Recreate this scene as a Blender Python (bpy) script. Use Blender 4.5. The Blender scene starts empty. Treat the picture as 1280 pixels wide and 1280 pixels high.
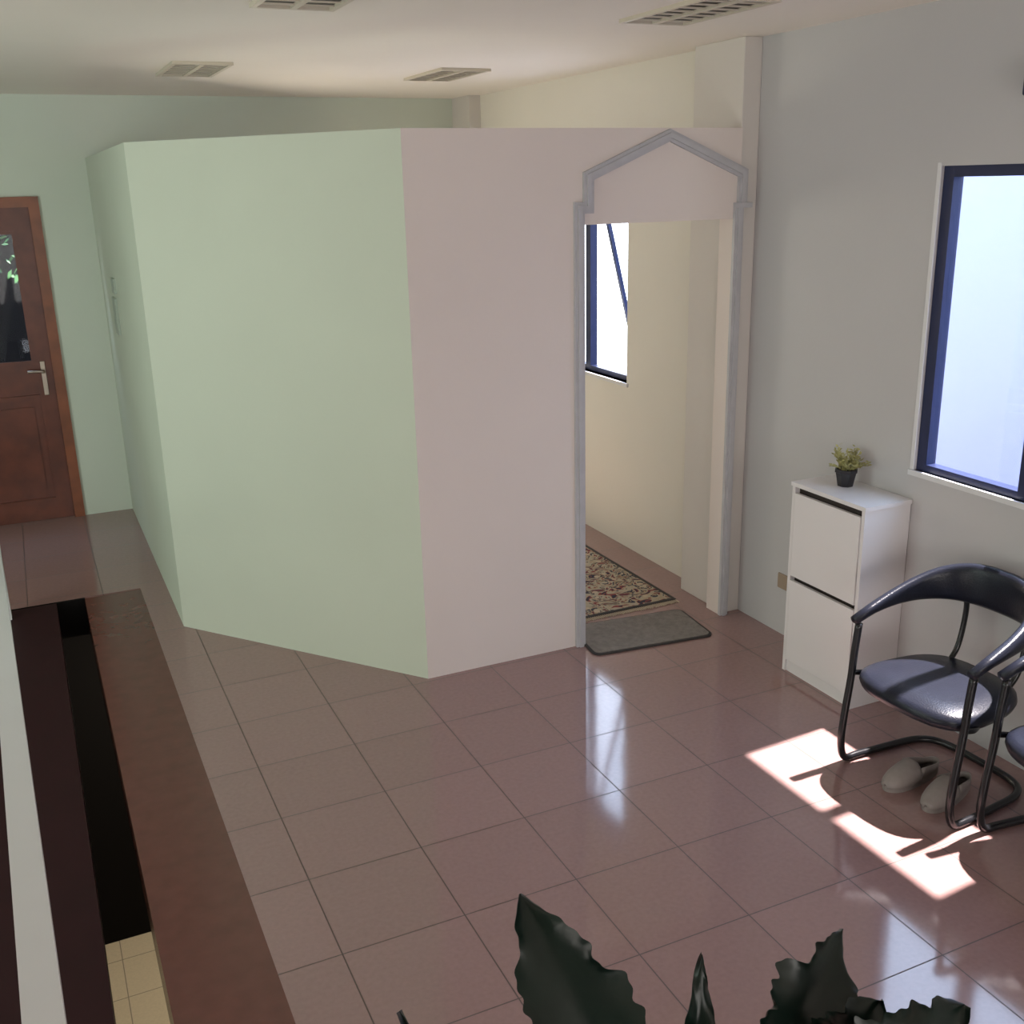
import bpy, bmesh, math, random
from mathutils import Vector, Matrix
random.seed(4)
S=2.2
D=bpy.data
scene=bpy.context.scene
col=scene.collection
scene.view_settings.view_transform='Standard'

# ---------------------------------------------------------------- materials
def mat(name,color,rough=.6,metal=0,spec=.5,noise=0,nscale=3,bump=0,bscale=60,coat=0):
    m=D.materials.new(name); m.use_nodes=True
    nt=m.node_tree; b=nt.nodes['Principled BSDF']
    b.inputs['Roughness'].default_value=rough
    b.inputs['Metallic'].default_value=metal
    b.inputs['Specular IOR Level'].default_value=spec
    b.inputs['Coat Weight'].default_value=coat
    tc=nt.nodes.new('ShaderNodeTexCoord')
    if noise>0:
        n=nt.nodes.new('ShaderNodeTexNoise'); n.inputs['Scale'].default_value=nscale; n.inputs['Detail'].default_value=4
        nt.links.new(tc.outputs['Object'],n.inputs['Vector'])
        r=nt.nodes.new('ShaderNodeValToRGB')
        r.color_ramp.elements[0].position=.3; r.color_ramp.elements[1].position=.7
        r.color_ramp.elements[0].color=(*[c*(1-noise) for c in color],1)
        r.color_ramp.elements[1].color=(*[min(1,c*(1+noise)) for c in color],1)
        nt.links.new(n.outputs['Fac'],r.inputs['Fac']); nt.links.new(r.outputs['Color'],b.inputs['Base Color'])
    else:
        b.inputs['Base Color'].default_value=(*color,1)
    if bump>0:
        n=nt.nodes.new('ShaderNodeTexNoise'); n.inputs['Scale'].default_value=bscale
        nt.links.new(tc.outputs['Object'],n.inputs['Vector'])
        bp=nt.nodes.new('ShaderNodeBump'); bp.inputs['Strength'].default_value=bump; bp.inputs['Distance'].default_value=.01
        nt.links.new(n.outputs['Fac'],bp.inputs['Height']); nt.links.new(bp.outputs['Normal'],b.inputs['Normal'])
    return m

def tile_mat(name,c1,c2,grout,x0,y0,T,rough=.12,gw=.0035):
    m=D.materials.new(name); m.use_nodes=True
    nt=m.node_tree; b=nt.nodes['Principled BSDF']
    tc=nt.nodes.new('ShaderNodeTexCoord'); mp=nt.nodes.new('ShaderNodeMapping')
    mp.inputs['Location'].default_value=(-x0,-y0,0)
    br=nt.nodes.new('ShaderNodeTexBrick'); br.offset=0; br.squash=1
    br.inputs['Scale'].default_value=1; br.inputs['Brick Width'].default_value=T; br.inputs['Row Height'].default_value=T
    br.inputs['Mortar Size'].default_value=gw; br.inputs['Mortar Smooth'].default_value=.1
    br.inputs['Color1'].default_value=(*c1,1); br.inputs['Color2'].default_value=(*c2,1); br.inputs['Mortar'].default_value=(*grout,1)
    nt.links.new(tc.outputs['Object'],mp.inputs['Vector']); nt.links.new(mp.outputs['Vector'],br.inputs['Vector'])
    n=nt.nodes.new('ShaderNodeTexNoise'); n.inputs['Scale'].default_value=60; n.inputs['Detail'].default_value=3
    nt.links.new(tc.outputs['Object'],n.inputs['Vector'])
    mr=nt.nodes.new('ShaderNodeMapRange'); mr.inputs['To Min'].default_value=.88; mr.inputs['To Max'].default_value=1.12
    nt.links.new(n.outputs['Fac'],mr.inputs['Value'])
    mx=nt.nodes.new('ShaderNodeVectorMath'); mx.operation='SCALE'
    nt.links.new(br.outputs['Color'],mx.inputs[0]); nt.links.new(mr.outputs['Result'],mx.inputs['Scale'])
    nt.links.new(mx.outputs['Vector'],b.inputs['Base Color'])
    rr=nt.nodes.new('ShaderNodeMapRange'); rr.inputs['To Min'].default_value=rough; rr.inputs['To Max'].default_value=.6
    nt.links.new(br.outputs['Fac'],rr.inputs['Value']); nt.links.new(rr.outputs['Result'],b.inputs['Roughness'])
    n2=nt.nodes.new('ShaderNodeTexNoise'); n2.inputs['Scale'].default_value=5
    nt.links.new(tc.outputs['Object'],n2.inputs['Vector'])
    bp=nt.nodes.new('ShaderNodeBump'); bp.inputs['Strength'].default_value=.05; bp.inputs['Distance'].default_value=.01
    nt.links.new(n2.outputs['Fac'],bp.inputs['Height']); nt.links.new(bp.outputs['Normal'],b.inputs['Normal'])
    b.inputs['Specular IOR Level'].default_value=.9
    return m

M_wall=mat('paint_offwhite',(.66,.63,.60),.75,noise=.02,nscale=1.5,bump=.05)
M_wallR=mat('paint_grey_white',(.53,.52,.53),.75,noise=.02,nscale=1.5,bump=.05)
M_wallI=mat('paint_cream',(.76,.735,.67),.75,noise=.02,nscale=1.5,bump=.05)
M_wallG=mat('white_paint_green_light',(.57,.62,.52),.7,noise=.02,nscale=1.5,bump=.05)  # white wall; the green light falling on it is put into the colour
M_wallA=mat('white_paint_floor_bounce',(.77,.70,.665),.7,noise=.02,nscale=1.5,bump=.05)  # pinkish light bounced off the floor is tinted into this white
M_wallB=mat('white_paint_teal_light',(.62,.68,.60),.7,noise=.02,nscale=1.5,bump=.05)  # cool teal light from the left is mixed into the wall colour
M_ceil=mat('ceiling_paint',(.86,.81,.74),.8,noise=.02,nscale=1)
M_trim=mat('trim_grey',(.50,.50,.53),.5,noise=.04,nscale=20)
M_floor=tile_mat('floor_tiles',(.305,.188,.178),(.325,.200,.190),(.08,.045,.04),.9988,2.2233,.3975,rough=.09,gw=.0022)
M_floor2=tile_mat('lower_tiles',(.6,.5,.36),(.62,.52,.38),(.25,.2,.15),0,0,.4,rough=.4)
M_border=mat('border_tile_brown',(.13,.042,.032),.24,spec=.7,noise=.10,nscale=14)
M_maroon=mat('maroon_paint',(.026,.006,.008),.6,spec=.2,noise=.1,nscale=6)
M_dark=mat('deep_shade_dark',(.006,.005,.005),.8,spec=.1)  # near-black; shade below the floor and in the yard put into the colour
M_white=mat('white_laminate',(.76,.74,.75),.35,noise=.01,nscale=4)
M_wpaint=mat('white_gloss_paint',(.72,.72,.74),.4,noise=.01,nscale=8)
M_gap=mat('shadow_gap_dark',(.03,.02,.018),.7)
M_frame=mat('window_frame_navy',(.014,.021,.070),.35,noise=.1,nscale=10)
M_chr=mat('black_tube_metal',(.015,.015,.018),.22,metal=.2,spec=.6)
M_leather=mat('black_vinyl',(.012,.014,.024),.30,spec=.35,bump=.12,bscale=180,noise=.1,nscale=20)
M_door=mat('door_wood_brown',(.12,.029,.014),.35,noise=.25,nscale=9)
M_doorF=mat('door_frame_wood',(.22,.065,.025),.35,noise=.2,nscale=9)
M_brass=mat('brushed_steel',(.4,.35,.3),.4,metal=.9)
M_lampw=mat('fixture_cream_metal',(.62,.56,.46),.4)
M_lampd=mat('fixture_recess',(.07,.06,.05),.5)
M_pot=mat('black_plastic_pot',(.02,.02,.025),.35)
M_soil=mat('soil',(.05,.03,.02),.95,noise=.4,nscale=60)
M_leafy=mat('succulent_leaf',(.36,.34,.14),.5,noise=.35,nscale=30)
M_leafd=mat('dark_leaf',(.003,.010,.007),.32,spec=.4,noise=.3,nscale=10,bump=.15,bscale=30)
M_bush=mat('bush_leaf',(.035,.13,.03),.6,noise=.5,nscale=6)
M_slip=mat('slipper_grey',(.27,.235,.225),.65,noise=.06,nscale=40)
M_slipin=mat('slipper_inner',(.04,.03,.03),.9)
M_mat=mat('doormat_grey',(.23,.205,.19),.95,noise=.15,nscale=40,bump=.5,bscale=300)
M_matb=mat('doormat_edge',(.04,.035,.035),.8)
M_fringe=mat('rug_fringe',(.5,.42,.32),.9)
M_terra=mat('planter_dark',(.06,.05,.05),.5)
M_socket=mat('socket_beige',(.35,.27,.2),.5)
M_sign=mat('sign_grey',(.38,.44,.38),.5)
M_out=mat('neighbour_wall_paint',(.25,.285,.45),.9,noise=.04,nscale=.6)
M_ground=mat('outdoor_concrete',(.5,.5,.54),.9,noise=.1,nscale=2)

def glass_mat(name,f):
    m=D.materials.new(name); m.use_nodes=True; nt=m.node_tree
    nt.nodes.clear()
    o=nt.nodes.new('ShaderNodeOutputMaterial'); mx=nt.nodes.new('ShaderNodeMixShader')
    t=nt.nodes.new('ShaderNodeBsdfTransparent'); g=nt.nodes.new('ShaderNodeBsdfGlossy'); g.inputs['Roughness'].default_value=.02
    t.inputs['Color'].default_value=(.95,.97,.98,1)
    mx.inputs[0].default_value=f
    nt.links.new(t.outputs[0],mx.inputs[1]); nt.links.new(g.outputs[0],mx.inputs[2])
    nt.links.new(mx.outputs[0],o.inputs[0]); return m
M_glass=glass_mat('window_glass',.05); M_glassD=glass_mat('door_pane_glass',.012)

def rug_mat():
    m=D.materials.new('rug_ornate'); m.use_nodes=True; nt=m.node_tree; b=nt.nodes['Principled BSDF']
    tc=nt.nodes.new('ShaderNodeTexCoord')
    n=nt.nodes.new('ShaderNodeTexNoise'); n.inputs['Scale'].default_value=9; n.inputs['Detail'].default_value=2; n.inputs['Distortion'].default_value=2.5
    v=nt.nodes.new('ShaderNodeTexVoronoi'); v.inputs['Scale'].default_value=13; v.feature='F1'
    nt.links.new(tc.outputs['Object'],n.inputs['Vector']); nt.links.new(tc.outputs['Object'],v.inputs['Vector'])
    r=nt.nodes.new('ShaderNodeValToRGB'); r.color_ramp.interpolation='CONSTANT'
    e=r.color_ramp.elements; e[0].position=0; e[0].color=(.03,.03,.05,1); e[1].position=.42; e[1].color=(.40,.32,.22,1)
    for p,c in((.36,(.22,.05,.05,1)),(.47,(.42,.36,.27,1)),(.55,(.04,.04,.06,1)),(.6,(.38,.28,.18,1)),(.66,(.14,.04,.05,1))):
        k=e.new(p); k.color=c
    nt.links.new(n.outputs['Fac'],r.inputs['Fac'])
    r2=nt.nodes.new('ShaderNodeValToRGB'); r2.color_ramp.interpolation='CONSTANT'
    r2.color_ramp.elements[0].color=(1,1,1,1); r2.color_ramp.elements[1].position=.22; r2.color_ramp.elements[1].color=(0,0,0,1)
    nt.links.new(v.outputs['Distance'],r2.inputs['Fac'])
    mx=nt.nodes.new('ShaderNodeMix'); mx.data_type='RGBA'
    nt.links.new(r2.outputs['Color'],mx.inputs['Factor']); nt.links.new(r.outputs['Color'],mx.inputs[6]); mx.inputs[7].default_value=(.50,.40,.29,1)
    nt.links.new(mx.outputs[2],b.inputs['Base Color']); b.inputs['Roughness'].default_value=.95
    return m
M_rug=rug_mat()

# ---------------------------------------------------------------- mesh helpers
def finish(name,bm,m,parent=None,smooth=False):
    bmesh.ops.recalc_face_normals(bm,faces=bm.faces)
    me=D.meshes.new(name); bm.to_mesh(me); bm.free()
    if smooth:
        for p in me.polygons: p.use_smooth=True
    ms=m if isinstance(m,(list,tuple)) else [m]
    for k in ms: me.materials.append(k)
    o=D.objects.new(name,me); col.objects.link(o)
    if parent: o.parent=parent
    return o
def addbox(bm,x0,x1,y0,y1,z0,z1,mi=0):
    vs=[bm.verts.new((x,y,z)) for x in(x0,x1) for y in(y0,y1) for z in(z0,z1)]
    for q in((0,1,3,2),(4,6,7,5),(0,4,5,1),(2,3,7,6),(0,2,6,4),(1,5,7,3)):
        f=bm.faces.new([vs[i] for i in q]); f.material_index=mi
def box(name,x0,x1,y0,y1,z0,z1,m,parent=None,bev=0):
    bm=bmesh.new(); addbox(bm,x0,x1,y0,y1,z0,z1)
    if bev: bmesh.ops.bevel(bm,geom=bm.edges[:],offset=bev,segments=3,affect='EDGES',profile=.5)
    return finish(name,bm,m,parent)
def hbox(name,*a,**k):
    c=[v*S for v in a[:6]]; return box(name,*c,*a[6:],**k)
def extr(bm,pts,vec,mi=0):
    a=[bm.verts.new(p) for p in pts]; b=[bm.verts.new(Vector(p)+Vector(vec)) for p in pts]
    n=len(pts); f=bm.faces.new(a); f.material_index=mi; f=bm.faces.new(b[::-1]); f.material_index=mi
    for i in range(n):
        f=bm.faces.new((a[i],a[(i+1)%n],b[(i+1)%n],b[i])); f.material_index=mi
def prism(name,pts,z0,z1,m,parent=None):
    bm=bmesh.new(); extr(bm,[(x*S,y*S,z0*S) for x,y in pts],(0,0,(z1-z0)*S)); return finish(name,bm,m,parent)
def empty(name,loc=(0,0,0),rz=0):
    e=D.objects.new(name,None); e.location=loc; e.rotation_euler=(0,0,rz); e.empty_display_size=.1; col.objects.link(e); return e
def catmull(pts,sub=8):
    P=[Vector(p) for p in pts]; P=[2*P[0]-P[1]]+P+[2*P[-1]-P[-2]]; out=[]
    for i in range(1,len(P)-2):
        for k in range(sub):
            t=k/sub; a,b,c,d=P[i-1:i+3]
            out.append(.5*((2*b)+(c-a)*t+(2*a-5*b+4*c-d)*t*t+(3*b-a-3*c+d)*t**3))
    out.append(P[-2]); return out
def tube_bm(bm,path,r,seg=10,mi=0,r2=None):
    rings=[]; n=len(path); prev=None
    for i,p in enumerate(path):
        t=(path[min(i+1,n-1)]-path[max(i-1,0)]).normalized()
        if prev is None:
            u=t.orthogonal().normalized()
        else:
            u=(prev-t*prev.dot(t)).normalized()
        prev=u; w=t.cross(u)
        rr=r if r2 is None else r+(r2-r)*i/(n-1)
        rings.append([bm.verts.new(p+u*rr*math.cos(a)+w*rr*math.sin(a)) for a in[2*math.pi*k/seg for k in range(seg)]])
    for i in range(n-1):
        for k in range(seg):
            f=bm.faces.new((rings[i][k],rings[i][(k+1)%seg],rings[i+1][(k+1)%seg],rings[i+1][k])); f.material_index=mi
    for rg in(rings[0],rings[-1]):
        f=bm.faces.new(rg); f.material_index=mi
def tube(name,pts,r,m,parent=None,sub=8,smooth=True):
    bm=bmesh.new(); tube_bm(bm,catmull(pts,sub) if sub else [Vector(p) for p in pts],r); return finish(name,bm,m,parent,smooth)

# ---------------------------------------------------------------- room shell (H units)
CZ=1.275; WX=1.475; BY=3.56
bm=bmesh.new()
addbox(bm,.185*S,(WX+.07)*S,-1.2*S,(BY+.05)*S,-.1*S,0)
addbox(bm,-1.3*S,.185*S,2.782*S,(BY+.05)*S,-.1*S,0)
finish('floor',bm,M_floor)
hbox('floor_border',.047,.185,-1.2,2.772,-.1,0,M_border)
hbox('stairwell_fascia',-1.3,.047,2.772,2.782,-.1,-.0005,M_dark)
hbox('stairwell_curb',-1.3,-.021,-1.2,2.772,-.1,0,M_maroon)
hbox('floor_lower_level',-1.3,1.5,-1.2,3.3,-1.45,-1.35,M_floor2)
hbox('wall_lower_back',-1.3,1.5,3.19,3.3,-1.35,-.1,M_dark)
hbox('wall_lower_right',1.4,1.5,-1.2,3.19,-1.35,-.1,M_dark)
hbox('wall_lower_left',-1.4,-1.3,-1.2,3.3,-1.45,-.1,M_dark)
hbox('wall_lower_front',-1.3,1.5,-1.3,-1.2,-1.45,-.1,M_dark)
hbox('ceiling',-1.3,WX+.05,-1.2,BY+.08,CZ,CZ+.05,M_ceil)
bm=bmesh.new()
DX0,DX1,DZ=-.38,.070,.962
for a in((-1.3,DX0-.03,0,CZ),(DX1+.03,WX+.05,0,CZ),(DX0-.03,DX1+.03,DZ+.03,CZ)):
    addbox(bm,a[0]*S,a[1]*S,BY*S,(BY+.08)*S,a[2]*S,a[3]*S)
finish('wall_back',bm,M_wallB)
hbox('wall_left',-1.4,-1.3,-1.2,BY+.08,0,CZ,M_wallB)
hbox('wall_front',-1.4,WX+.05,-1.3,-1.2,0,CZ,M_wall)
W1=(.925,1.420); W2=(2.462,2.95); WZ=(.470,1.010)
bm=bmesh.new(); T=.045
def wr(y0,y1,z0,z1,mi=0): addbox(bm,WX*S,(WX+T)*S,y0*S,y1*S,z0*S,z1*S,mi)
wr(-1.2,W1[0],0,CZ); wr(W1[0],W1[1],0,WZ[0]); wr(W1[0],W1[1],WZ[1],CZ); wr(W1[1],1.95,0,CZ)
wr(1.95,W2[0],0,CZ,1); wr(W2[0],W2[1],0,WZ[0],1); wr(W2[0],W2[1],WZ[1],CZ,1); wr(W2[1],BY,0,CZ,1)
finish('wall_right',bm,[M_wallR,M_wallI])
hbox('column_right',1.43,WX,1.930,2.11,0,CZ,M_wall,bev=.004)
hbox('column_far',1.435,WX,3.41,BY,0,CZ,M_wall)
PH=1.098
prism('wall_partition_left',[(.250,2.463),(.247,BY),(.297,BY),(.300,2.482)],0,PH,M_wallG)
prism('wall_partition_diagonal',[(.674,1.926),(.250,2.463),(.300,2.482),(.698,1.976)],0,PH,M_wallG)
bm=bmesh.new()
extr(bm,[(x*S,1.926*S,z*S) for x,z in((.674,0),(1.045,0),(1.045,.915),(1.415,.915),(1.415,0),(1.43,0),(1.43,PH),(.674,PH))],(0,.05*S,0))
finish('wall_arch',bm,M_wallA)
def band(bm,pts,w,y0,y1):
    n=len(pts); L=[];R=[]
    V=[Vector(p) for p in pts]
    for i in range(n):
        if i==0: d=(V[1]-V[0]).normalized(); nn=Vector((-d.y,d.x)); k=1
        elif i==n-1: d=(V[-1]-V[-2]).normalized(); nn=Vector((-d.y,d.x)); k=1
        else:
            d1=(V[i]-V[i-1]).normalized(); d2=(V[i+1]-V[i]).normalized()
            n1=Vector((-d1.y,d1.x)); n2=Vector((-d2.y,d2.x)); nn=(n1+n2).normalized(); k=1/max(.3,nn.dot(n1))
        L.append(V[i]+nn*w/2*k); R.append(V[i]-nn*w/2*k)
    for i in range(n-1):
        extr(bm,[(p.x*S,y0*S,p.y*S) for p in(L[i],L[i+1],R[i+1],R[i])],(0,(y1-y0)*S,0))
tp=[(1.038,0),(1.038,.948),(1.059,.948),(1.059,1.008),(1.247,1.084),(1.432,1.008),(1.432,.948)]
bm=bmesh.new(); band(bm,tp,.022,1.918,1.926); band(bm,tp,.009,1.914,1.918)
band(bm,[(1.424,.937),(1.424,0)],.022,1.918,1.926); band(bm,[(1.424,.937),(1.424,0)],.009,1.914,1.918)
addbox(bm,1.413*S,1.455*S,1.915*S,1.926*S,.937*S,.9478*S)
finish('trim_arch',bm,M_trim)

def window(name,y0,y1,depth,open_pane=False):
    e=empty(name,(0,0,0))
    xf=(WX+depth)*S; fd=.05; fw=.05
    a,b=y0*S,y1*S; z0,z1=WZ[0]*S,WZ[1]*S; mid=(a+b)/2+.02
    bm=bmesh.new()
    addbox(bm,xf,xf+fd,a,a+fw,z0,z1); addbox(bm,xf,xf+fd,b-fw,b,z0,z1)
    addbox(bm,xf,xf+fd,a+fw,b-fw,z0,z0+fw*.6); addbox(bm,xf,xf+fd,a+fw,b-fw,z1-fw*.8,z1)
    addbox(bm,xf,xf+fd,mid-.03,mid+.03,z0+fw*.6,z1-fw*.8)
    finish(name+'_frame',bm,M_frame,e)
    for i,(p,q) in enumerate(((a+fw,mid-.03),(mid+.03,b-fw))):
        zz0,zz1=z0+fw*.6,z1-fw*.8
        if open_pane and i==0:
            bm=bmesh.new(); h=zz1-zz0; w=.025
            addbox(bm,0,.025,p,p+w,-h,0); addbox(bm,0,.025,q-w,q,-h,0); addbox(bm,0,.025,p+w,q-w,-w,0); addbox(bm,0,.025,p+w,q-w,-h,-h+w)
            s=finish(name+'_sash',bm,M_frame,e); s.location=(xf+.05,0,zz1); s.rotation_euler=(0,math.radians(-14),0)
            bm=bmesh.new(); addbox(bm,.010,.014,p+w,q-w,-h+w,-w)
            g=finish(name+'_open_glass',bm,M_glass,e); g.location=s.location; g.rotation_euler=s.rotation_euler
        else:
            box(name+'_glass_%d'%i,xf+.02,xf+.024,p,q,zz0,zz1,M_glass,e)
    bm=bmesh.new()
    addbox(bm,WX*S-.012,xf,a-.02,b+.02,z0-.022,z0); addbox(bm,WX*S-.004,WX*S,b,b+.018,z0,z1+.012)
    finish(name+'_sill',bm,M_wpaint,e)
    return e
window('window_1',*W1,.006); window('window_2',*W2,.02,open_pane=True)

box('neighbour_wall',WX*S+2.2,WX*S+2.4,-3,6.2,-3,2.75,M_out)
box('outdoor_ground',WX*S+.3,WX*S+9,-3,12,-3.1,-3,M_ground)
def bush(name,n,xr,yr,zr,s0,s1,trunk):
    bm=bmesh.new()
    for i in range(n):
        c=Vector((random.uniform(*xr),random.uniform(*yr),random.uniform(*zr)))
        s=random.uniform(s0,s1); a=Vector((random.uniform(-1,1),random.uniform(-1,1),random.uniform(-1,1))).normalized(); b=a.orthogonal().normalized()
        q=[bm.verts.new(c+p) for p in(-a*s,b*s*.45,a*s,-b*s*.45)]; bm.faces.new(q)
    tube_bm(bm,[Vector(t) for t in trunk],.05)
    return finish(name,bm,M_bush)
bush('garden_tree',800,(-1.6,.5),(BY*S+.6,BY*S+1.2),(1.55,2.9),.025,.055,((-.9,BY*S+.95,-.25),(-.85,BY*S+.95,1.0),(-.9,BY*S+.95,2.2)))
box('yard_backdrop',-5,2.5,BY*S+2.0,BY*S+2.1,-.25,4.2,M_dark)  # dark backdrop added so no sky shows through the door pane
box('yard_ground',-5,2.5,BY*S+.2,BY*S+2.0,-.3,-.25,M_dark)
bush('garden_tree',150,(6.2,7.4),(9.3,10.2),(-1.6,.6),.05,.12,((6.6,9.8,-3),(6.6,9.8,-1),(6.6,9.8,0)))

# ---------------------------------------------------------------- door
d=empty('door_1')
y=BY*S; x0,x1,zt=DX0*S,DX1*S,DZ*S
bm=bmesh.new()
fw=.03*S
addbox(bm,x1,x1+fw,y-.02,y+.12,0,zt+fw); addbox(bm,x0-fw,x0,y-.02,y+.12,0,zt+fw); addbox(bm,x0,x1,y-.02,y+.12,zt,zt+fw)
finish('door_frame',bm,M_doorF,d)
bm=bmesh.new(); st=.105; ly0,ly1=y+.02,y+.06
gz0,gz1=.50*S,.895*S
addbox(bm,x1-st,x1,ly0,ly1,0.002,zt); addbox(bm,x0,x0+st,ly0,ly1,0.002,zt)
addbox(bm,x0+st,x1-st,ly0,ly1,gz1,zt); addbox(bm,x0+st,x1-st,ly0,ly1,.445*S,gz0); addbox(bm,x0+st,x1-st,ly0,ly1,0.002,.07*S)
addbox(bm,x0+st,x1-st,ly0+.014,ly1-.012,.07*S,.445*S)
addbox(bm,x0+st+.05,x1-st-.05,ly0+.002,ly0+.014,.10*S,.365*S)
addbox(bm,x0+st,x1-st,ly0-.004,ly0+.014,.388*S,.402*S)
for za,zb in((gz0,gz0+.02),(gz1-.02,gz1)): addbox(bm,x0+st,x1-st,ly0-.006,ly0+.01,za,zb)
addbox(bm,x1-st-.02,x1-st,ly0-.006,ly0+.01,gz0+.02,gz1-.02)
finish('door_leaf',bm,M_door,d)
box('door_glass',x0+st,x1-st,ly0+.018,ly0+.022,gz0,gz1,M_glassD,d)
box('door_handle_plate',x1-.075,x1-.045,ly0-.008,ly0,.40*S,.505*S,M_brass,d,bev=.003)
tube('door_handle_lever',[(x1-.06,ly0-.008,.475*S),(x1-.06,ly0-.05,.475*S),(x1-.085,ly0-.055,.477*S),(x1-.16,ly0-.05,.478*S)],.009,M_brass,d)

box('wall_sign',.247*S-.012,.247*S+.003,3.09*S,3.16*S,.735*S,.775*S,M_sign)
box('wall_sign',.247*S-.012,.247*S+.003,3.12*S,3.20*S,.62*S,.72*S,M_sign)
box('wall_socket',WX*S-.01,WX*S,1.745*S,1.785*S,.11*S,.145*S,M_socket,bev=.003)
box('wall_speaker',WX*S-.09,WX*S,1.08*S,1.239*S,1.108*S,1.155*S,M_frame,bev=.01)

# ---------------------------------------------------------------- ceiling lights
def troffer(x0,x1,y0,y1):
    e=empty('ceiling_light',((x0+x1)/2*S,(y0+y1)/2*S,CZ*S))
    w=(x1-x0)*S/2; l=(y1-y0)*S/2; t=.014
    bm=bmesh.new()
    addbox(bm,-w,-w+.02,-l,l,-t,0);addbox(bm,w-.02,w,-l,l,-t,0);addbox(bm,-w+.02,w-.02,-l,-l+.02,-t,0);addbox(bm,-w+.02,w-.02,l-.02,l,-t,0)
    addbox(bm,-.012,.012,-l+.02,l-.02,-t,-.003)
    n=8
    for i in range(1,n):
        yy=-l+2*l*i/n
        for xa,xb in((-w+.02,-.012),(.012,w-.02)):
            addbox(bm,xa,xb,yy-.005,yy+.005,-t+.003,-.006)
    finish('light_louvre',bm,M_lampw,e)
    box('light_back',-w+.02,w-.02,-l+.02,l-.02,-.003,-.0005,M_lampd,e)
for q in((.39,.525,2.62,2.91),(1.035,1.17,2.63,2.91),(1.055,1.195,1.52,1.80),(.395,.53,1.52,1.81)): troffer(*q)

# ---------------------------------------------------------------- shoe cabinet
e=empty('shoe_cabinet')
cx0,cx1,cy0,cy1,h=1.360*S,WX*S-.004,1.417*S,1.622*S,.909
bm=bmesh.new(); th=.018
addbox(bm,cx0,cx1,cy0-.006,cy1+.006,h-th,h); addbox(bm,cx0+.004,cx1,cy0,cy0+th,0,h-th); addbox(bm,cx0+.004,cx1,cy1-th,cy1,0,h-th)
addbox(bm,cx1-.006,cx1,cy0+th,cy1-th,0,h-th); addbox(bm,cx0+.02,cx1-.006,cy0+th,cy1-th,.02,.04); addbox(bm,cx0+.012,cx0+.03,cy0+th,cy1-th,0,.055)
finish('cabinet_carcass',bm,M_white,e)
box('cabinet_gap_shade',cx0+.03,cx0+.04,cy0+th,cy1-th,.05,h-th,M_gap,e)  # dark sheet behind the flaps; shade in the gaps painted as colour
box('flap_lower',cx0,cx0+.018,cy0+.004+th,cy1-.004-th,.06,.452,M_white,e,bev=.002)
box('flap_upper',cx0,cx0+.018,cy0+.004+th,cy1-.004-th,.474,.862,M_white,e,bev=.002)

# ---------------------------------------------------------------- small plant on cabinet
e=empty('potted_succulent',(1.431*S,1.549*S,h+.0005))
bm=bmesh.new()
def ring(bm,r,z,n=8,rot=math.pi/8): return [bm.verts.new((r*math.cos(2*math.pi*k/n+rot),r*math.sin(2*math.pi*k/n+rot),z)) for k in range(n)]
rs=[ring(bm,.034,0),ring(bm,.046,.06),ring(bm,.050,.062),ring(bm,.050,.076),ring(bm,.044,.076),ring(bm,.042,.066)]
for a,b in zip(rs,rs[1:]):
    for k in range(8): bm.faces.new((a[k],a[(k+1)%8],b[(k+1)%8],b[k]))
bm.faces.new(rs[0]); f=bm.faces.new(rs[-1]); f.material_index=1
finish('pot',bm,[M_pot,M_soil],e)
bm=bmesh.new()
for i in range(32):
    a=random.uniform(0,6.28); ti=random.uniform(.15,1.25); L=random.uniform(.07,.12)
    dv=Vector((math.cos(a)*math.sin(ti),math.sin(a)*math.sin(ti),math.cos(ti)*.9))
    b0=Vector((math.cos(a)*.012,math.sin(a)*.012,.064))
    pth=catmull([b0,b0+dv*L*.5+Vector((0,0,.012)),b0+dv*L],3); tube_bm(bm,pth,.0016,5)
    for j in range(10):
        p=b0.lerp(b0+dv*L,.25+.75*j/9)+Vector((0,0,.006)); aa=random.uniform(0,6.28)
        s=Vector((math.cos(aa),math.sin(aa),random.uniform(.1,.9))).normalized(); n=s.orthogonal().normalized(); l=random.uniform(.014,.030)
        q=[bm.verts.new(v) for v in(p,p+s*l*.5+n*.005,p+s*l,p+s*l*.5-n*.005)]; bm.faces.new(q)
finish('foliage',bm,M_leafy,e)

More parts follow.
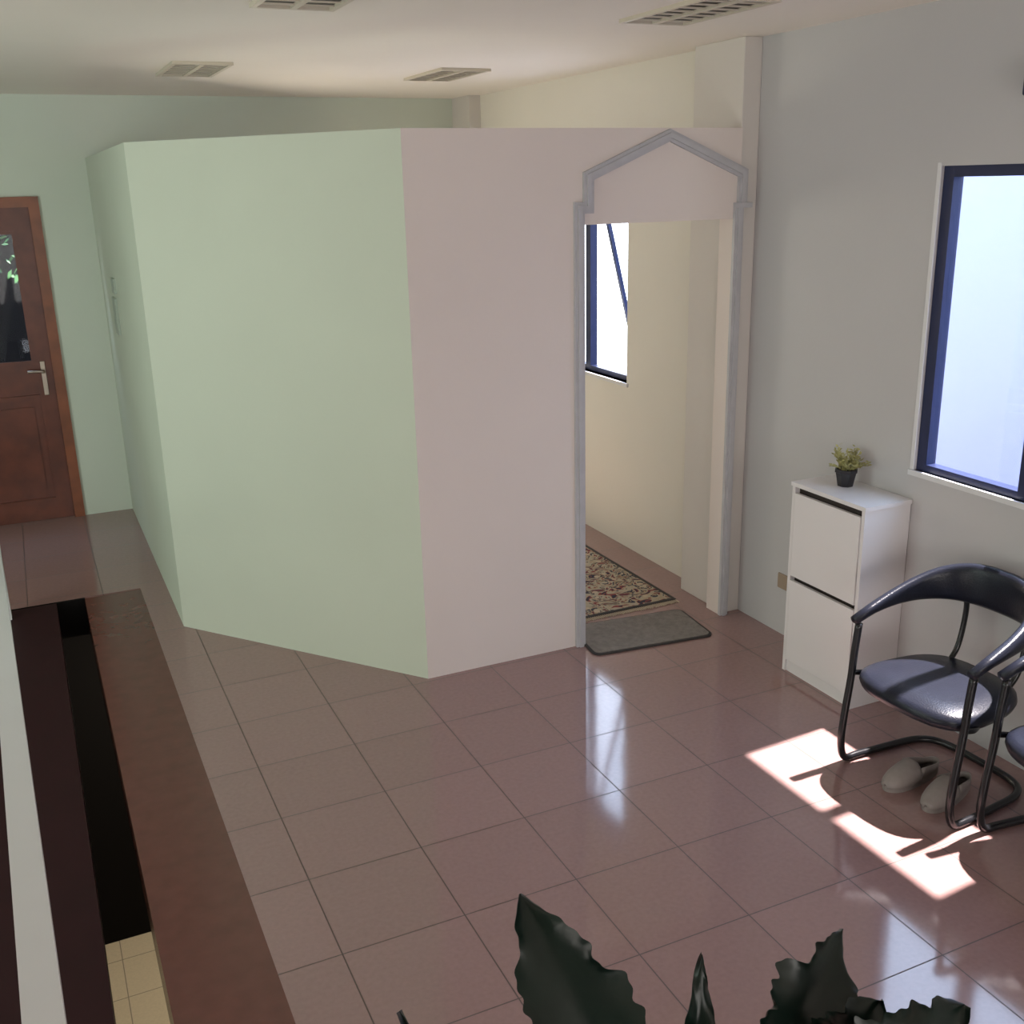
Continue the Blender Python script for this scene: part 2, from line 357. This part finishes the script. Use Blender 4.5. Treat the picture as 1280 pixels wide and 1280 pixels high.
# ---------------------------------------------------------------- chairs (local: +x toward back, y sideways)
def chair(loc,rz):
    e=empty('visitor_armchair',loc,rz)
    r=.0145; b=.262
    path=[(.0,b,.585),(-.012,b,.47),(-.02,b,.36),(-.04,b,.2),(-.045,b,.09),(-.02,b,.022),(.05,b,r+.001),(.2,b-.01,r+.001),(.34,b-.03,r+.001),(.405,b-.10,r+.001)]
    full=path+[(.415,0,r+.001)]+[(x,-yy,z) for x,yy,z in path[::-1]]
    tube('tube_frame',full,r,M_chr,e,sub=6)
    for s in(1,-1):
        tube('seat_bracket',[(-.012,s*b,.385),(.05,s*(b-.01),.372),(.14,s*(b-.07),.362),(.2,s*.12,.360)],.011,M_chr,e)
        tube('back_support',[(.33,s*.13,.375),(.395,s*.135,.45),(.42,s*.135,.58),(.415,s*.135,.68)],.011,M_chr,e)
    bm=bmesh.new(); N=40; prof=[(0,-.0),( .86,0),(.97,.012),(1,.032),(.98,.052),(.90,.066),(.6,.074),(.3,.077)]
    rings=[]
    for f,z in prof[1:]:
        rg=[]
        for k in range(N):
            t=2*math.pi*k/N; c,s_=math.cos(t),math.sin(t); ex=2/3.0
            xx=math.copysign(abs(c)**ex,c)*.235*f; yy=math.copysign(abs(s_)**ex,s_)*.250*f
            rg.append(bm.verts.new((.160+xx,yy*(1-.10*(xx/.215)),.352+z)))
        rings.append(rg)
    for a,c in zip(rings,rings[1:]):
        for k in range(N): bm.faces.new((a[k],a[(k+1)%N],c[(k+1)%N],c[k]))
    bm.faces.new(rings[0]); bm.faces.new(rings[-1])
    finish('seat',bm,M_leather,e,True)
    cp=[]; n=48
    for i in range(n+1):
        t=-1+2*i/n; th=t*math.pi/2
        yy=math.copysign(abs(math.sin(th))**.75,t)*.268
        k=max(0,math.cos(th))
        xx=-.02+.45*k**.62
        z=.598+.118*(k**.5)
        hh=.015+.068*(k**1.0); tt=.018+.008*k
        cp.append((Vector((xx,yy,z)),hh,tt))
    bm=bmesh.new(); rings=[]
    for i,(p,hh,tt) in enumerate(cp):
        d_=(cp[min(i+1,n)][0]-cp[max(i-1,0)][0]).normalized()
        side=d_.cross(Vector((0,0,1))).normalized(); up=side.cross(d_).normalized()
        rg=[]
        for k in range(14):
            a=2*math.pi*k/14; c,s_=math.cos(a),math.sin(a)
            rg.append(bm.verts.new(p+side*tt*math.copysign(abs(c)**.7,c)+up*hh*math.copysign(abs(s_)**.7,s_)))
        rings.append(rg)
    for a,c in zip(rings,rings[1:]):
        for k in range(14): bm.faces.new((a[k],a[(k+1)%14],c[(k+1)%14],c[k]))
    bm.faces.new(rings[0]); bm.faces.new(rings[-1])
    finish('arm_back_band',bm,M_leather,e,True)
    return e
chair((1.232*S,1.152*S,0),math.radians(2))
chair((1.264*S,.885*S,0),math.radians(-4))

# ---------------------------------------------------------------- slippers (local +x = toe)
def slipper(loc,rz):
    e=empty('slipper',loc,rz)
    def hw(u): return .034+.013*math.sin(math.pi*min(1,max(0,(u-.15)/.95)))
    L=.285
    def outline(u):
        endf=min(1,math.sqrt(max(0,1-(abs(u-.5)*2)**5)))
        return hw(u)*endf
    bm=bmesh.new(); us=[.5-.5*math.cos(math.pi*i/24) for i in range(25)]
    pts=[((u-.5)*L,outline(u)) for u in us]+[((u-.5)*L,-outline(u)) for u in us[::-1][1:-1]]
    extr(bm,[(x,yy,.001) for x,yy in pts],(0,0,.022))
    finish('sole',bm,M_slip,e)
    bm=bmesh.new(); extr(bm,[(x*.93,yy*.88,.0235) for x,yy in pts],(0,0,.002)); finish('insole',bm,M_slipin,e)
    bm=bmesh.new(); rows=[]
    for i in range(15):
        u=.50+.50*i/14; w=max(.002,outline(min(u,.998))); hz=.066*(1-((u-.50)/.52)**2.0)+.004
        rows.append([bm.verts.new(((u-.5)*L,w*math.cos(math.pi*k/12),.018+hz*math.sin(math.pi*k/12)**.8)) for k in range(13)])
    for a,c in zip(rows,rows[1:]):
        for k in range(12): bm.faces.new((a[k],a[k+1],c[k+1],c[k]))
    o=finish('upper',bm,[M_slip,M_slipin],e,True)
    m_=o.modifiers.new('t','SOLIDIFY'); m_.thickness=.005; m_.material_offset=1; m_.offset=1
    bm=bmesh.new(); rows=[]
    for i in range(25):
        t=i/24
        u=.50-.50*math.sin(math.pi*t)**.8
        w=outline(max(u,.004))
        yy=w*math.copysign(1,.5-t) if abs(t-.5)>.001 else 0
        hgt=.022+.012*math.sin(math.pi*t)+(.032*max(0,abs(t-.5)*2-.5)/.5)
        rows.append((bm.verts.new(((u-.5)*L,yy,.018)),bm.verts.new(((u-.5)*L*1.0,yy,.018+hgt))))
    for a,c in zip(rows,rows[1:]): bm.faces.new((a[0],a[1],c[1],c[0]))
    o=finish('heel_rim',bm,M_slip,e,True); m_=o.modifiers.new('t','SOLIDIFY'); m_.thickness=.005
slipper((1.278*S,1.172*S,0),math.radians(180+6))
slipper((1.290*S,1.104*S,0),math.radians(180+14))

# ---------------------------------------------------------------- rug and doormat
e=empty('patterned_rug',(0,0,0))
rx0,rx1,ry0,ry1=.72*S,1.385*S,2.040*S,2.93*S
box('rug_field',rx0+.05,rx1-.04,ry0+.04,ry1-.04,.001,.010,M_rug,e)
bm=bmesh.new()
addbox(bm,rx1-.04,rx1-.02,ry0+.02,ry1-.02,.001,.010);addbox(bm,rx0+.03,rx0+.05,ry0+.02,ry1-.02,.001,.010)
addbox(bm,rx0+.05,rx1-.04,ry0+.02,ry0+.04,.001,.010);addbox(bm,rx0+.05,rx1-.04,ry1-.04,ry1-.02,.001,.010)
finish('rug_border',bm,M_matb,e)
bm=bmesh.new()
k=rx0+.03
while k<rx1-.02:
    addbox(bm,k,k+.006,ry0-.015+random.uniform(-.006,.006),ry0+.02,.001,.006); k+=.012
finish('rug_fringe_strands',bm,M_fringe,e)
e=empty('doormat',(1.195*S,1.925*S,0),math.radians(-6))
def rrect(w,l,r,n=6):
    out=[]
    for cx,cy,a0 in((w-r,l-r,0),(-w+r,l-r,90),(-w+r,-l+r,180),(w-r,-l+r,270)):
        for k in range(n+1):
            a=math.radians(a0+90*k/n); out.append((cx+r*math.cos(a),cy+r*math.sin(a)))
    return out
bm=bmesh.new(); extr(bm,[(x,yy,.001) for x,yy in rrect(.325,.185,.04)],(0,0,.007)); finish('mat_backing',bm,M_matb,e)
bm=bmesh.new(); extr(bm,[(x,yy,.008) for x,yy in rrect(.312,.172,.03)],(0,0,.004)); finish('mat_pile',bm,M_mat,e)

# ---------------------------------------------------------------- stair rail
e=empty('stair_railing')
def rp(Y,dx,dz): return ((-.046-.039*(Y-.737)+dx)*S,Y*S,(.4-.1*(Y-.737)+dz)*S)
bm=bmesh.new()
A=[bm.verts.new(rp(-.3,dx,dz)) for dx,dz in((0,0),(-.030,0),(-.030,-.025),(0,-.025))]
B=[bm.verts.new(rp(2.74,dx,dz)) for dx,dz in((0,0),(-.030,0),(-.030,-.025),(0,-.025))]
bm.faces.new(A); bm.faces.new(B)
for k in range(4): bm.faces.new((A[k],A[(k+1)%4],B[(k+1)%4],B[k]))
finish('rail',bm,M_wpaint,e)
for Y in(2.72,-.25):
    x,yy,z=rp(Y,-.015,-.025); box('post',x-.03,x+.03,yy-.03,yy+.03,0,z+.003,M_wpaint,e)

# ---------------------------------------------------------------- foreground plant
e=empty('potted_foliage_plant')
PX,PY=.74,.80
bm=bmesh.new(); N=32
prof=[(.12,0),(.165,.36),(.175,.37),(.175,.41),(.16,.41),(.155,.385)]
rs=[[bm.verts.new((PX+r*math.cos(2*math.pi*k/N),PY+r*math.sin(2*math.pi*k/N),z+.001)) for k in range(N)] for r,z in prof]
for a,b in zip(rs,rs[1:]):
    for k in range(N): bm.faces.new((a[k],a[(k+1)%N],b[(k+1)%N],b[k]))
bm.faces.new(rs[0]); f=bm.faces.new(rs[-1]); f.material_index=1
finish('planter',bm,[M_terra,M_soil],e)
view=Vector((-.40,-.80,.45)).normalized()
def leaf(base,tip,W,bend=.03,ser=.1,face=view,curl=.0,pw=1.2,pk=.4):
    base,tip=Vector(base),Vector(tip); bm=bmesh.new(); n=110; m=6; rows=[]
    ax=(tip-base); side=ax.cross(face).normalized(); nor=side.cross(ax).normalized()
    ph=random.uniform(0,6)
    def jag(t,s):
        q=ph*(1 if s>0 else 1.7)
        return .5+.28*math.sin(t*17+q+1.2*math.sin(t*9))+.16*math.sin(t*42+2*q)+.09*math.sin(t*90+q)
    for i in range(n+1):
        t=i/n; c=base+ax*t+nor*bend*math.sin(math.pi*t)+side*(curl*t*t)
        pr=(.15+.85*(t/pk))**.6 if t<pk else max(0,1-((t-pk)/(1-pk))**pw)
        w=max(W/2*pr,.0008)
        row=[]
        for j in range(-m,m+1):
            s=j/m
            sw=1-ser*2*jag(t,s)*max(0,abs(s)-.4)
            row.append(bm.verts.new(c+side*w*s*sw+nor*(w*.30*abs(s)+.016*math.sin(t*13+ph+s)*abs(s)**2)))
        rows.append(row)
    for a,b in zip(rows,rows[1:]):
        for k in range(2*m): bm.faces.new((a[k],a[k+1],b[k+1],b[k]))
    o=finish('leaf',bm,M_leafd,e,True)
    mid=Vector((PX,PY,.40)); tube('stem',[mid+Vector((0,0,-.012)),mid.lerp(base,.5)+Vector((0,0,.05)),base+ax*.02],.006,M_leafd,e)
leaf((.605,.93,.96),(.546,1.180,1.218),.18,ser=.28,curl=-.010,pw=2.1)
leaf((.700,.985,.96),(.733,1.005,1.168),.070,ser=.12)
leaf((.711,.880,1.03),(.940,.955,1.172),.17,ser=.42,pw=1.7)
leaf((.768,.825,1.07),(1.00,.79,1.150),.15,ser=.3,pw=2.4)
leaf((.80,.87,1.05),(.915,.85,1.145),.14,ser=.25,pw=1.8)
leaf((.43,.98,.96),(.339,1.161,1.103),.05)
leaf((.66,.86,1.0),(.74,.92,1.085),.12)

# ---------------------------------------------------------------- lights
w=D.worlds.new('sky'); scene.world=w; w.use_nodes=True; nt=w.node_tree
bg=nt.nodes['Background']; tc=nt.nodes.new('ShaderNodeTexCoord'); sp=nt.nodes.new('ShaderNodeSeparateXYZ'); r=nt.nodes.new('ShaderNodeValToRGB')
nt.links.new(tc.outputs['Generated'],sp.inputs[0])
mr=nt.nodes.new('ShaderNodeMapRange'); mr.inputs['From Min'].default_value=-1; nt.links.new(sp.outputs['Z'],mr.inputs['Value'])
nt.links.new(mr.outputs[0],r.inputs['Fac'])
r.color_ramp.elements[0].position=.3; r.color_ramp.elements[0].color=(.55,.55,.62,1)
r.color_ramp.elements[1].position=.9; r.color_ramp.elements[1].color=(.5,.68,1,1)
k=r.color_ramp.elements.new(.52); k.color=(.90,.93,1,1)
nt.links.new(r.outputs['Color'],bg.inputs['Color']); bg.inputs['Strength'].default_value=7.0

def sun(dirv,st,colr):
    l=D.lights.new('sun','SUN'); l.energy=st; l.color=colr; l.angle=math.radians(1.0)
    o=D.objects.new('sun',l); o.rotation_euler=Vector(dirv).to_track_quat('-Z','Y').to_euler(); o.location=(8,2,12); col.objects.link(o)
sun((-.435,-.030,-1.0),30,(1,.87,.83))
def area(name,loc,dirv,sx,sy,p,c):
    l=D.lights.new(name,'AREA'); l.shape='RECTANGLE'; l.size=sx; l.size_y=sy; l.energy=p; l.color=c
    o=D.objects.new(name,l); o.location=loc; o.rotation_euler=Vector(dirv).to_track_quat('-Z','Z').to_euler(); col.objects.link(o)
area('left_daylight',(-2.7,4.4,1.6),(1,.35,0),3.0,1.8,62,(.85,1,.92))
area('rear_fill',(.6,-2.4,1.5),(.1,1,.08),3.2,1.6,70,(1,.945,.905))  # added fill behind the camera, no window there
area('ceiling_fill',(-1.6,1.8,.25),(.55,.35,1),1.2,3.0,42,(1,.94,.86))  # unseen fill added to brighten the ceiling from below
area('inner_room_fill',(1.4,7.0,1.5),(1,-.9,.1),.8,1.0,18,(1,.90,.74))  # warm fill added behind the partition to lift the inner room
area('lower_level_fill',(.9,6.0,-.35),(-.4,-.0,-1),.8,.8,40,(1,.9,.7))  # unseen light added under the slab to brighten the lower floor

# ---------------------------------------------------------------- camera
cd=D.cameras.new('camera'); cam=D.objects.new('camera',cd); col.objects.link(cam)
back=Vector((-.3961,-.8689,.2981)).normalized(); right=Vector((.9067,-.4213,-.0226)); right=(right-back*right.dot(back)).normalized(); up=back.cross(right)
cam.matrix_world=Matrix(((right.x,up.x,back.x,0),(right.y,up.y,back.y,0),(right.z,up.z,back.z,2.2),(0,0,0,1)))
cd.sensor_width=36; cd.lens=1320/1280*36; cd.clip_start=.05
scene.camera=cam
